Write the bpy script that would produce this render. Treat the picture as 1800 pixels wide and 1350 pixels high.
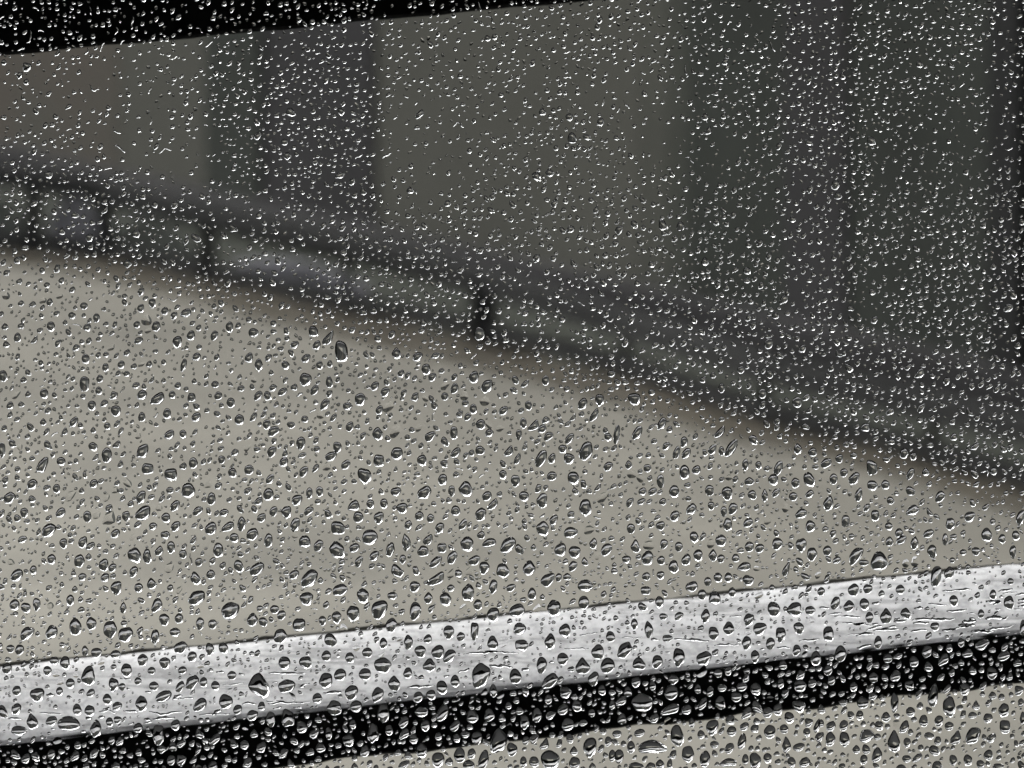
import bpy, math, random
import numpy as np

# ---------------------------------------------------------------- scene, camera, light
sc = bpy.context.scene
for o in list(bpy.data.objects):
    bpy.data.objects.remove(o)
rnd = random.Random(11)
R = math.radians

S = 1.0 / 6000.0            # metres per photograph pixel on the wet pane
D = 2.2                    # camera to pane
F = D / S
CZ = 3.4                    # eye height
HV = -900                   # photograph row that lies at eye level

cam_d = bpy.data.cameras.new("camera")
cam = bpy.data.objects.new("camera", cam_d)
sc.collection.objects.link(cam)
cam.location = (0, -D, CZ)
cam.rotation_euler = (R(90), 0, 0)
cam_d.sensor_width = 36
cam_d.lens = D * 36 / (1800 * S)
cam_d.shift_y = -(675 - HV) / 1800.0
cam_d.clip_start = 0.01
cam_d.clip_end = 2000
cam_d.dof.use_dof = True
cam_d.dof.focus_distance = D
cam_d.dof.aperture_fstop = 41
sc.camera = cam

SUN_EL, SUN_AZ = 52, -26      # high behind the building, veiled by cloud
w = bpy.data.worlds.new("World")
sc.world = w
w.use_nodes = True
nt = w.node_tree
bg = nt.nodes['Background']
sky = nt.nodes.new('ShaderNodeTexSky')
sky.sky_type = 'NISHITA'
sky.sun_disc = False
sky.sun_elevation = R(SUN_EL)
sky.sun_rotation = R(SUN_AZ)
sky.dust_density = 4
hs = nt.nodes.new('ShaderNodeHueSaturation')
hs.inputs['Saturation'].default_value = 0.10
nt.links.new(sky.outputs[0], hs.inputs['Color'])
nt.links.new(hs.outputs[0], bg.inputs[0])
bg.inputs[1].default_value = 0.10

sun_d = bpy.data.lights.new("sun", 'SUN')
sun_d.energy = 0.5
sun_d.angle = R(35)
sun_d.color = (1, 0.98, 0.94)
sun = bpy.data.objects.new("sun", sun_d)
sc.collection.objects.link(sun)
sun.rotation_euler = (R(-(90 - SUN_EL)), 0, R(-SUN_AZ))

sc.view_settings.view_transform = 'Standard'
sc.view_settings.look = 'None'
sc.view_settings.gamma = 1
sc.view_settings.exposure = 1.9
sc.render.engine = 'CYCLES'
sc.cycles.max_bounces = 16
sc.cycles.transmission_bounces = 16
sc.cycles.glossy_bounces = 8
sc.cycles.diffuse_bounces = 3
sc.cycles.caustics_reflective = False
sc.cycles.caustics_refractive = True

# ---------------------------------------------------------------- materials
def mat(name, col, rough=0.6, metal=0.0, var=0.0, scale=5.0, stretch=(1, 1, 1), bump=0.0, col2=None, spec=0.5, detail=6, contrast=(0.3, 0.7)):
    m = bpy.data.materials.new(name)
    m.use_nodes = True
    t = m.node_tree
    b = t.nodes['Principled BSDF']
    b.inputs['Roughness'].default_value = rough
    b.inputs['Metallic'].default_value = metal
    b.inputs['Specular IOR Level'].default_value = spec
    b.inputs['Base Color'].default_value = (*col, 1)
    if var or col2 or bump:
        tc = t.nodes.new('ShaderNodeTexCoord')
        mp = t.nodes.new('ShaderNodeMapping')
        mp.inputs['Scale'].default_value = stretch
        n = t.nodes.new('ShaderNodeTexNoise')
        n.inputs['Scale'].default_value = scale
        n.inputs['Detail'].default_value = detail
        n.inputs['Roughness'].default_value = 0.6
        t.links.new(tc.outputs['Object'], mp.inputs[0])
        t.links.new(mp.outputs[0], n.inputs['Vector'])
        r = t.nodes.new('ShaderNodeValToRGB')
        r.color_ramp.elements[0].position = contrast[0]
        r.color_ramp.elements[1].position = contrast[1]
        c2 = col2 if col2 else tuple(c * (1 + var) for c in col)
        c1 = tuple(c * (1 - var) for c in col)
        r.color_ramp.elements[0].color = (*c1, 1)
        r.color_ramp.elements[1].color = (*c2, 1)
        t.links.new(n.outputs['Fac'], r.inputs[0])
        t.links.new(r.outputs[0], b.inputs['Base Color'])
        if bump:
            bp = t.nodes.new('ShaderNodeBump')
            bp.inputs['Strength'].default_value = bump
            bp.inputs['Distance'].default_value = 0.01
            t.links.new(n.outputs['Fac'], bp.inputs['Height'])
            t.links.new(bp.outputs[0], b.inputs['Normal'])
    return m

def glass(name, ior, col=(1, 1, 1)):
    m = bpy.data.materials.new(name)
    m.use_nodes = True
    t = m.node_tree
    t.nodes.remove(t.nodes['Principled BSDF'])
    g = t.nodes.new('ShaderNodeBsdfGlass')
    g.inputs['Roughness'].default_value = 0.0
    g.inputs['IOR'].default_value = ior
    g.inputs['Color'].default_value = (*col, 1)
    t.links.new(g.outputs[0], t.nodes['Material Output'].inputs[0])
    return m

M = {
    'water': glass("rain_water", 1.33),
    'pane': glass("window_glass", 1.5, (0.985, 0.99, 0.985)),
    'asphalt': mat("wet_asphalt", (0.0187, 0.0203, 0.0172), 0.8, var=0.35, scale=3, bump=0.2, spec=0.1),
    'pavement': mat("pale_concrete", (0.1480, 0.1395, 0.1185), 0.8, var=0.22, scale=0.9, bump=0.1, spec=0.2),
    'path': mat("grey_green_paving", (0.0484, 0.0515, 0.0421), 0.85, var=0.25, scale=0.8, spec=0.1),
    'verge': mat("wet_brown_soil", (0.0608, 0.0530, 0.0406), 0.9, var=0.35, scale=2.5, bump=0.3, spec=0.1),
    'wall_g': mat("grey_green_render", (0.0858, 0.0842, 0.0718), 0.85, var=0.14, scale=0.9, spec=0.1, contrast=(0.25, 0.75)),
    'wall_b': mat("brownish_render", (0.1232, 0.0952, 0.0780), 0.85, var=0.14, scale=0.7, col2=(0.0858, 0.0842, 0.0718), spec=0.1),
    'wall_m': mat("mid_grey_render", (0.073, 0.073, 0.062), 0.85, var=0.14, scale=0.9, spec=0.1),  # in-between tone, first step from the pale wall to the dark pillar
    'wall_n': mat("deep_grey_render", (0.056, 0.058, 0.049), 0.85, var=0.14, scale=0.9, spec=0.1),  # deeper tone, second step towards the dark pillar
    'dark_g': mat("dark_green_cladding", (0.0351, 0.0382, 0.0328), 0.8, var=0.2, scale=1.0, spec=0.1),
    'dark_p': mat("dark_slate_cladding", (0.0367, 0.0351, 0.0359), 0.8, var=0.2, scale=1.0, spec=0.1),
    'black': mat("black_downpipe", (0.0172, 0.0172, 0.0172), 0.7, spec=0.1),
    'rail': mat("dark_painted_steel", (0.0125, 0.0125, 0.0125), 0.6, var=0.2, scale=6, spec=0.2),
    'infill_p': mat("lilac_grey_panel", (0.160, 0.157, 0.172), 0.7, var=0.35, scale=1.5, spec=0.1),
    'infill_g': mat("green_grey_panel", (0.095, 0.101, 0.09), 0.7, var=0.35, scale=1.5, spec=0.1),
    'roof': mat("roof_sheet", (0.0468, 0.0468, 0.0468), 0.7, var=0.2, scale=2),
    'rubber': mat("black_rubber", (0.013, 0.014, 0.012), 0.6, var=0.5, scale=60, spec=0.2),
    'gasket': mat("grey_gasket", (0.12, 0.115, 0.10), 0.7, var=0.4, scale=60, stretch=(1, 1, 3), spec=0.2),
    'baffle': mat("dark_baffle", (0.012, 0.012, 0.012), 0.9, var=0.3, scale=4, spec=0.05),  # made-up surfaces that block sky outside the window
    'room': mat("added_room_lining", (0.012, 0.012, 0.012), 0.95, spec=0.0),
}
# faint unevenness of the glass and its water film
t = M['pane'].node_tree
n = t.nodes.new('ShaderNodeTexNoise'); n.inputs['Scale'].default_value = 45; n.inputs['Detail'].default_value = 3
tc = t.nodes.new('ShaderNodeTexCoord')
bp = t.nodes.new('ShaderNodeBump'); bp.inputs['Strength'].default_value = 1.0; bp.inputs['Distance'].default_value = 0.000008
t.links.new(tc.outputs['Object'], n.inputs['Vector']); t.links.new(n.outputs['Fac'], bp.inputs['Height'])
t.links.new(bp.outputs[0], [x for x in t.nodes if x.type == 'BSDF_GLASS'][0].inputs['Normal'])
# silver strip: pale satin paint over metal with horizontal grey weather streaks
m = mat("satin_silver", (0.50, 0.50, 0.52), 0.45, var=0.0, scale=1, spec=0.3)
t = m.node_tree
b = t.nodes['Principled BSDF']
tc = t.nodes.new('ShaderNodeTexCoord')
mp = t.nodes.new('ShaderNodeMapping')
mp.inputs['Rotation'].default_value = (0, 0.06, 0)
mp.inputs['Scale'].default_value = (14, 60, 260)
n = t.nodes.new('ShaderNodeTexNoise')
n.inputs['Scale'].default_value = 1.0
n.inputs['Detail'].default_value = 8
n.inputs['Roughness'].default_value = 0.65
n.inputs['Distortion'].default_value = 0.6
r = t.nodes.new('ShaderNodeValToRGB')
e = r.color_ramp.elements
e[0].position, e[0].color = 0.41, (0.27, 0.27, 0.285, 1)
e[1].position, e[1].color = 0.58, (0.57, 0.57, 0.60, 1)
x = e.new(0.47); x.color = (0.52, 0.52, 0.54, 1)
t.links.new(tc.outputs['Object'], mp.inputs[0]); t.links.new(mp.outputs[0], n.inputs['Vector'])
t.links.new(n.outputs['Fac'], r.inputs[0])
n2 = t.nodes.new('ShaderNodeTexNoise')
n2.inputs['Scale'].default_value = 170; n2.inputs['Detail'].default_value = 5; n2.inputs['Roughness'].default_value = .7
r2 = t.nodes.new('ShaderNodeValToRGB')
r2.color_ramp.elements[0].position = .40; r2.color_ramp.elements[0].color = (.58, .58, .59, 1)
r2.color_ramp.elements[1].position = .56; r2.color_ramp.elements[1].color = (1, 1, 1, 1)
t.links.new(tc.outputs['Object'], n2.inputs['Vector']); t.links.new(n2.outputs['Fac'], r2.inputs[0])
mx = t.nodes.new('ShaderNodeMix'); mx.data_type = 'RGBA'; mx.blend_type = 'MULTIPLY'; mx.inputs[0].default_value = 1
t.links.new(r.outputs[0], mx.inputs[6]); t.links.new(r2.outputs[0], mx.inputs[7])
t.links.new(mx.outputs[2], b.inputs['Base Color'])
M['silver'] = m

# ---------------------------------------------------------------- helpers
def link(o):
    sc.collection.objects.link(o)
    return o

def mesh_obj(name, verts, faces, material, parent=None, smooth=False, **props):
    me = bpy.data.meshes.new(name)
    me.from_pydata([tuple(v) for v in verts], [], faces)
    me.validate()
    me.materials.append(material)
    if smooth:
        me.polygons.foreach_set('use_smooth', [True] * len(me.polygons))
    o = link(bpy.data.objects.new(name, me))
    if parent is not None:
        o.parent = parent
    for k, v in props.items():
        o[k] = v
    return o

def empty(name, loc, **props):
    o = link(bpy.data.objects.new(name, None))
    o.location = loc
    o.empty_display_size = 0.05
    for k, v in props.items():
        o[k] = v
    bpy.context.view_layer.update()
    return o

def local(root, pts):
    lx, ly, lz = root.location
    return [(p[0] - lx, p[1] - ly, p[2] - lz) for p in pts]

def boxv(x0, x1, y0, y1, z0, z1):
    v = [(x, y, z) for x in (x0, x1) for y in (y0, y1) for z in (z0, z1)]
    f = [(0, 1, 3, 2), (4, 6, 7, 5), (0, 4, 5, 1), (2, 3, 7, 6), (0, 2, 6, 4), (1, 5, 7, 3)]
    return v, f

def pix(u, v, d):
    """point at distance d from the eye seen at photograph pixel (u, v)"""
    return ((u - 900) * d / F, d - D, CZ - (v - HV) * d / F)

def gnd(u, v):
    """ground point seen at photograph pixel"""
    d = CZ * F / (v - HV)
    return ((u - 900) * d / F, d - D)

# ---------------------------------------------------------------- ground
v, f = [(-300, -300, -0.06), (300, -300, -0.06), (300, 300, -0.06), (-300, 300, -0.06)], [(0, 1, 2, 3)]
mesh_obj("ground", v, f, M['asphalt'], kind="structure")

EDGE = [(-260, 430), (0, 452), (100, 466), (200, 484), (300, 506), (420, 535), (540, 566), (660, 597), (800, 630), (1000, 672), (1200, 733),
        (1330, 770), (1500, 808), (1620, 838), (1700, 862), (1800, 892), (2000, 960), (2200, 1100)]
edge = [gnd(u, vv) for u, vv in EDGE]
def chaikin(P, k=2):
    for _ in range(k):
        Q = [P[0]]
        for a, c in zip(P[:-1], P[1:]):
            Q.append((a[0] * .75 + c[0] * .25, a[1] * .75 + c[1] * .25))
            Q.append((a[0] * .25 + c[0] * .75, a[1] * .25 + c[1] * .75))
        Q.append(P[-1])
        P = Q
    return P
edge = chaikin(edge)
N = len(edge)
_a, _c = gnd(-260, 1430), gnd(2300, 1430)
pv = [(x_, y_, 0.0) for x_, y_ in edge] + [(_a[0] + (_c[0] - _a[0]) * i / (N - 1), _a[1], 0.0) for i in range(N)]
pf = [(i, i + 1, N + i + 1, N + i) for i in range(N - 1)]
pv += [(x_, y_, -0.06) for x_, y_ in edge]
pf += [(i, 2 * N + i, 2 * N + i + 1, i + 1) for i in range(N - 1)]
mesh_obj("pavement", pv, pf, M['pavement'], kind="structure")

# greyish path between the pavement edge and the building
qv, qf = [], []
for i, (x_, y_) in enumerate(edge):
    qv += [(x_, y_, -0.05), (x_ + 1.0, y_ + 14.0, -0.05)]
    if i: qf.append((2 * i - 2, 2 * i, 2 * i + 1, 2 * i - 1))
mesh_obj("path", qv, qf, M['path'], kind="structure")

# strip of wet brown soil hugging the far edge of the pavement
vv_, ff_ = [], []
for i, (x_, y_) in enumerate(edge):
    k = min(i, N - 2)
    tx, ty = edge[k + 1][0] - edge[k][0], edge[k + 1][1] - edge[k][1]
    L = math.hypot(tx, ty)
    nx, ny = -ty / L, tx / L
    if ny < 0: nx, ny = -nx, -ny
    dd = math.hypot(x_, y_ + D)
    wd = 0.022 * dd * (1 + 0.25 * math.sin(i * 0.9))
    vv_ += [(x_ - nx * 0.004 * dd, y_ - ny * 0.004 * dd, 0.004), (x_ + nx * wd * .5, y_ + ny * wd * .5, -0.012), (x_ + nx * wd, y_ + ny * wd, -0.057)]
    if i:
        a = 3 * (i - 1)
        ff_ += [(a, a + 1, a + 4, a + 3), (a + 1, a + 2, a + 5, a + 4)]
mesh_obj("soil_verge", vv_, ff_, M['verge'], kind="structure", smooth=True)

# ---------------------------------------------------------------- building: oblique wall of panels and pillars
def wall_at(u, off=0.0):
    # oblique wall line crossing the view rays
    k = (u - 900) / F
    d = 32.16 / (1 + 2.154 * k)
    return (k * d, d - D)
WALL_H = 8.2
bld = empty("building", (*wall_at(900), 0),
            label="dark blurred building wall of broad panels and pillars beyond the railing", category="building")
def slab(name, u0, u1, proud, thick, material, z0=0.0, z1=None, label=None):
    if z1 is None: z1 = 12.6 if u1 <= 660 else WALL_H
    a, c = wall_at(u0), wall_at(u1)
    tx, ty = c[0] - a[0], c[1] - a[1]
    L = math.hypot(tx, ty)
    nx, ny = ty / L, -tx / L          # towards the camera side
    if ny > 0: nx, ny = -nx, -ny
    P = []
    for q in (a, c):
        for off in (proud, proud - thick):
            for z in (z0, z1):
                P.append((q[0] + nx * off, q[1] + ny * off, z))
    F = [(0, 1, 3, 2), (4, 6, 7, 5), (0, 4, 5, 1), (2, 3, 7, 6), (0, 2, 6, 4), (1, 5, 7, 3)]
    o = mesh_obj(name, local(bld, P), F, material, bld)
    if label: o['label'] = label
    return o
slab("wall_panel", -4600, -900, 0.0, 0.3, M['dark_p'])
slab("wall_panel", -900, -60, 0.0, 0.3, M['dark_g'])
slab("wall_panel", -60, 210, 0.0, 0.3, M['wall_b'], label="brownish wall panel at the far left")
slab("wall_panel", 210, 365, -0.004, 0.3, M['wall_g'])
slab("pillar", 372, 467, 0.03, 0.4, M['dark_g'])
slab("wall_panel", 467, 660, 0.015, 0.36, M['dark_p'])
slab("wall_panel", 660, 940, 0.0, 0.3, M['wall_g'])
slab("wall_panel", 940, 1125, 0.004, 0.3, M['wall_g'])
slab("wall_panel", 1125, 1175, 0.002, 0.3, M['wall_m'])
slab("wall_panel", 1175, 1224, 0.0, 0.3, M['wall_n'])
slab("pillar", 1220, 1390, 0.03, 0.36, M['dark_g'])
slab("wall_panel", 1390, 1500, 0.03, 0.33, M['dark_p'])
slab("wall_panel", 1500, 1765, 0.02, 0.33, M['dark_g'])
slab("downpipe", 1778, 1832, 0.10, 0.09, M['black'], label="near black downpipe at the right edge")
slab("wall_panel", 1765, 1900, 0.0, 0.3, M['dark_p'])
slab("wall_panel", 1900, 2350, 0.02, 0.3, M['dark_g'])
slab("wall_panel", 3400, 12000, 0.0, 0.3, M['dark_g'])
slab("wall_panel", 2350, 3400, 0.0, 0.3, M['dark_p'])
slab("plinth", -4600, 12000, 0.16, 0.15, M['dark_p'], 0.0, 0.12)
slab("eaves", -4600, 663, 0.35, 0.75, M['roof'], 12.602, 12.76)
slab("eaves", 664, 12000, 0.35, 0.75, M['roof'], WALL_H + 0.002, WALL_H + 0.16)

# ---------------------------------------------------------------- railing between pavement and building
posts = [(-260, 412, 285), (60, 440, 315), (185, 452, 332), (365, 492, 372), (610, 548, 425), (850, 598, 492), (1100, 660, 570), (1345, 742, 650), (1640, 815, 715), (1950, 900, 790)]
tops, bases = [], []
for u, vb, vt in posts:
    gx, gy = gnd(u, vb)
    d = gy + D
    bases.append((gx, gy))
    tops.append(CZ - (vt - HV) * d / F)
rail = empty("railing", (bases[5][0], bases[5][1], 0),
             label="low dark metal railing, out of focus, running above the pale pavement edge", category="railing")
def bar(name, a, c, wy, hz, material, parent):
    tx, ty = c[0] - a[0], c[1] - a[1]
    L = math.hypot(tx, ty) or 1
    nx, ny = -ty / L * wy, tx / L * wy
    P = []
    for q in (a, c):
        for s in (-1, 1):
            for z in (-hz, hz):
                P.append((q[0] + nx * s, q[1] + ny * s, q[2] + z))
    F = [(0, 1, 3, 2), (4, 6, 7, 5), (0, 4, 5, 1), (2, 3, 7, 6), (0, 2, 6, 4), (1, 5, 7, 3)]
    return mesh_obj(name, local(parent, P), F, material, parent)
for i, ((gx, gy), zt) in enumerate(zip(bases, tops)):
    pw = 0.055 if i == 5 else 0.034 if i not in (4, 6, 7, 8) else 0.018
    v, f = boxv(gx - pw, gx + pw, gy - pw, gy + pw, -0.06, zt)
    mesh_obj("post", local(rail, v), f, M['rail'], rail)
for i in range(len(posts) - 1):
    a = (*bases[i], tops[i] + 0.0); c = (*bases[i + 1], tops[i + 1] + 0.0)
    bar("top_rail", a, c, 0.04, 0.045, M['rail'], rail)
    a2 = (bases[i][0], bases[i][1] + .01, 0.045); c2 = (bases[i + 1][0], bases[i + 1][1] + .01, 0.045)
    bar("bottom_rail", a2, c2, 0.03, 0.03, M['rail'], rail)
def infill(u0, v0, u1, v1, hgt, material, label):
    hgt *= 1.05
    a, c = gnd(u0, v0), gnd(u1, v1)
    n_ = 8
    V, F = [], []
    for j in range(n_ + 1):
        s = j / n_
        h_ = hgt * (0.35 + 0.65 * math.sin(math.pi * min(1, max(0, s * .9 + .08))))
        x_ = a[0] + (c[0] - a[0]) * s; y_ = a[1] + (c[1] - a[1]) * s
        V += [(x_, y_, -0.06), (x_, y_, h_), (x_, y_ + 0.25, -0.06), (x_, y_ + 0.25, h_ * .9)]
        if j:
            k = 4 * (j - 1)
            F += [(k, k + 4, k + 5, k + 1), (k + 1, k + 5, k + 7, k + 3), (k + 3, k + 7, k + 6, k + 2)]
    F += [(0, 1, 3, 2), (4 * n_, 4 * n_ + 2, 4 * n_ + 3, 4 * n_ + 1)]
    return mesh_obj("low_mound", V, F, material, label=label, category="mound", smooth=False)
infill(85, 436, 178, 444, 0.23, M['infill_p'], "pale lilac grey blur between the two leftmost railing posts")
infill(195, 440, 340, 470, 0.17, M['infill_g'], "pale green grey blur right of the lilac one behind the railing")
infill(410, 490, 650, 528, 0.10, M['infill_p'], "long low lilac grey blur behind the railing below the dark pillar")
infill(-40, 424, 40, 432, 0.2, M['infill_g'], "dim green grey blur at the left edge behind the railing")

# ---------------------------------------------------------------- unseen room around the camera, added to keep the sky off the pane
PX, PZ0, PZ1 = 0.36, CZ - 0.48, CZ + 0.04
RZ0, RZ1, RY = CZ - 1.5, CZ + 0.7, -3.2
def struct(name, b_, material=M['room']):
    v, f = boxv(*b_)
    return mesh_obj(name, v, f, material, kind="structure")
struct("wall", (-1.2, 1.2, -0.05, -0.001, -0.06, PZ0))
struct("wall", (-1.2, 1.2, -0.05, -0.001, PZ1, RZ1))
struct("wall", (-1.2, -PX, -0.05, -0.001, PZ0, PZ1))
struct("wall", (PX, 1.2, -0.05, -0.001, PZ0, PZ1))
struct("wall", (-1.25, -1.2, RY, -0.001, -0.06, RZ1))
struct("wall", (1.2, 1.25, RY, -0.001, -0.06, RZ1))
struct("wall", (-1.25, 1.25, RY - .05, RY, -0.06, RZ1))
struct("added_ceiling", (-1.25, 1.25, RY - .05, -0.001, RZ1, RZ1 + .05))
struct("added_floor", (-1.2, 1.2, RY, -0.05, RZ0, RZ0 + .05))
# unseen, made-up balcony outside the window, added to block sky around the drops
struct("baffle_floor", (-1.5, 1.5, 0.0, 3.9, CZ - 1.25, CZ - 1.1), M['baffle'])
struct("baffle_ceiling", (-1.5, 1.5, 0.0, 0.86, CZ + 1.05, CZ + 1.25), M['baffle'])
struct("baffle_wall", (-1.7, -1.5, 0.0, 1.45, -0.06, CZ + 1.25), M['baffle'])
struct("baffle_wall", (1.5, 1.7, 0.0, 1.45, -0.06, CZ + 1.25), M['baffle'])

# ---------------------------------------------------------------- window: pane and the strips right behind it
v, f = boxv(-PX + .001, PX - .001, -0.004, 0.0, PZ0 + .001, PZ1 - .001)
mesh_obj("window_pane", v, f, M['pane'], label="clear window pane wet with rain, filling the whole view", category="window pane")

YB = 0.22
KB = (D + YB) / D
def strip(name, root, tl, tr, bl, br, y0, depth, bulge, material, wob=0.0, nx_=90, extra=500, back=0.0):
    """horizontal profile from u=-extra..1800+extra; edges given as photograph rows at u=0 and u=1800"""
    prof = [(0, 1.0), (0.06, 0.45), (0.16, 0.12), (0.32, 0.0), (0.68, 0.0), (0.84, 0.12), (0.94, 0.45), (1.0, 1.0)]
    V, F = [], []
    ph = [rnd.uniform(0, 6.28) for _ in range(6)]
    m_ = len(prof) + 2
    for i in range(nx_ + 1):
        u = -extra + (1800 + 2 * extra) * i / nx_
        s = u / 1800
        vt = tl + (tr - tl) * s
        vb = bl + (br - bl) * s
        if wob:
            vt += wob * (math.sin(u * .031 + ph[0]) + .6 * math.sin(u * .083 + ph[1]) + .4 * math.sin(u * .21 + ph[2]))
            vb += wob * (math.sin(u * .027 + ph[3]) + .6 * math.sin(u * .071 + ph[4]) + .4 * math.sin(u * .19 + ph[5]))
        for q, dd in prof:
            yy = y0 + dd * bulge + back * (1 - q)
            p = pix(u, vt + (vb - vt) * q, D + yy)
            V.append((p[0], yy, p[2]))
        pt = V[-len(prof)]; pb = V[-1]
        V.append((pb[0], pb[1] + depth, pb[2] - .0015)); V.append((pt[0], pt[1] + depth, pt[2] - .0015))
        if i:
            a = m_ * (i - 1)
            for j in range(m_):
                k = (j + 1) % m_
                F.append((a + j, a + k, a + m_ + k, a + m_ + j))
    F.append(tuple(range(m_)))
    F.append(tuple(reversed([m_ * nx_ + j for j in range(m_)])))
    return mesh_obj(name, local(root, V), F, material, root, smooth=False)
sill = empty("window_trim", (0, YB, CZ - 0.36),
             label="sloping trim of pale silver metal with a black rubber strip under it", category="window trim")
strip("gasket", sill, 1165, 985, 1173, 992, YB + .0365, 0.001, 0.0002, M['gasket'], wob=1.6, back=0.001)
strip("metal_strip", sill, 1171, 990, 1309, 1112, YB, 0.004, 0.0015, M['silver'], wob=.8, back=0.035)
strip("rubber_strip", sill, 1308, 1111, 1398, 1196, YB + .001, 0.004, 0.001, M['rubber'], wob=2.5)
seal = empty("window_seal", (0, YB, CZ - 0.15),
             label="black rubber strip across the top left corner behind the wet glass", category="window seal")
strip("rubber_strip", seal, -40, -215, 91, -78, YB, 0.004, 0.001, M['rubber'], wob=1.0)

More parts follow.
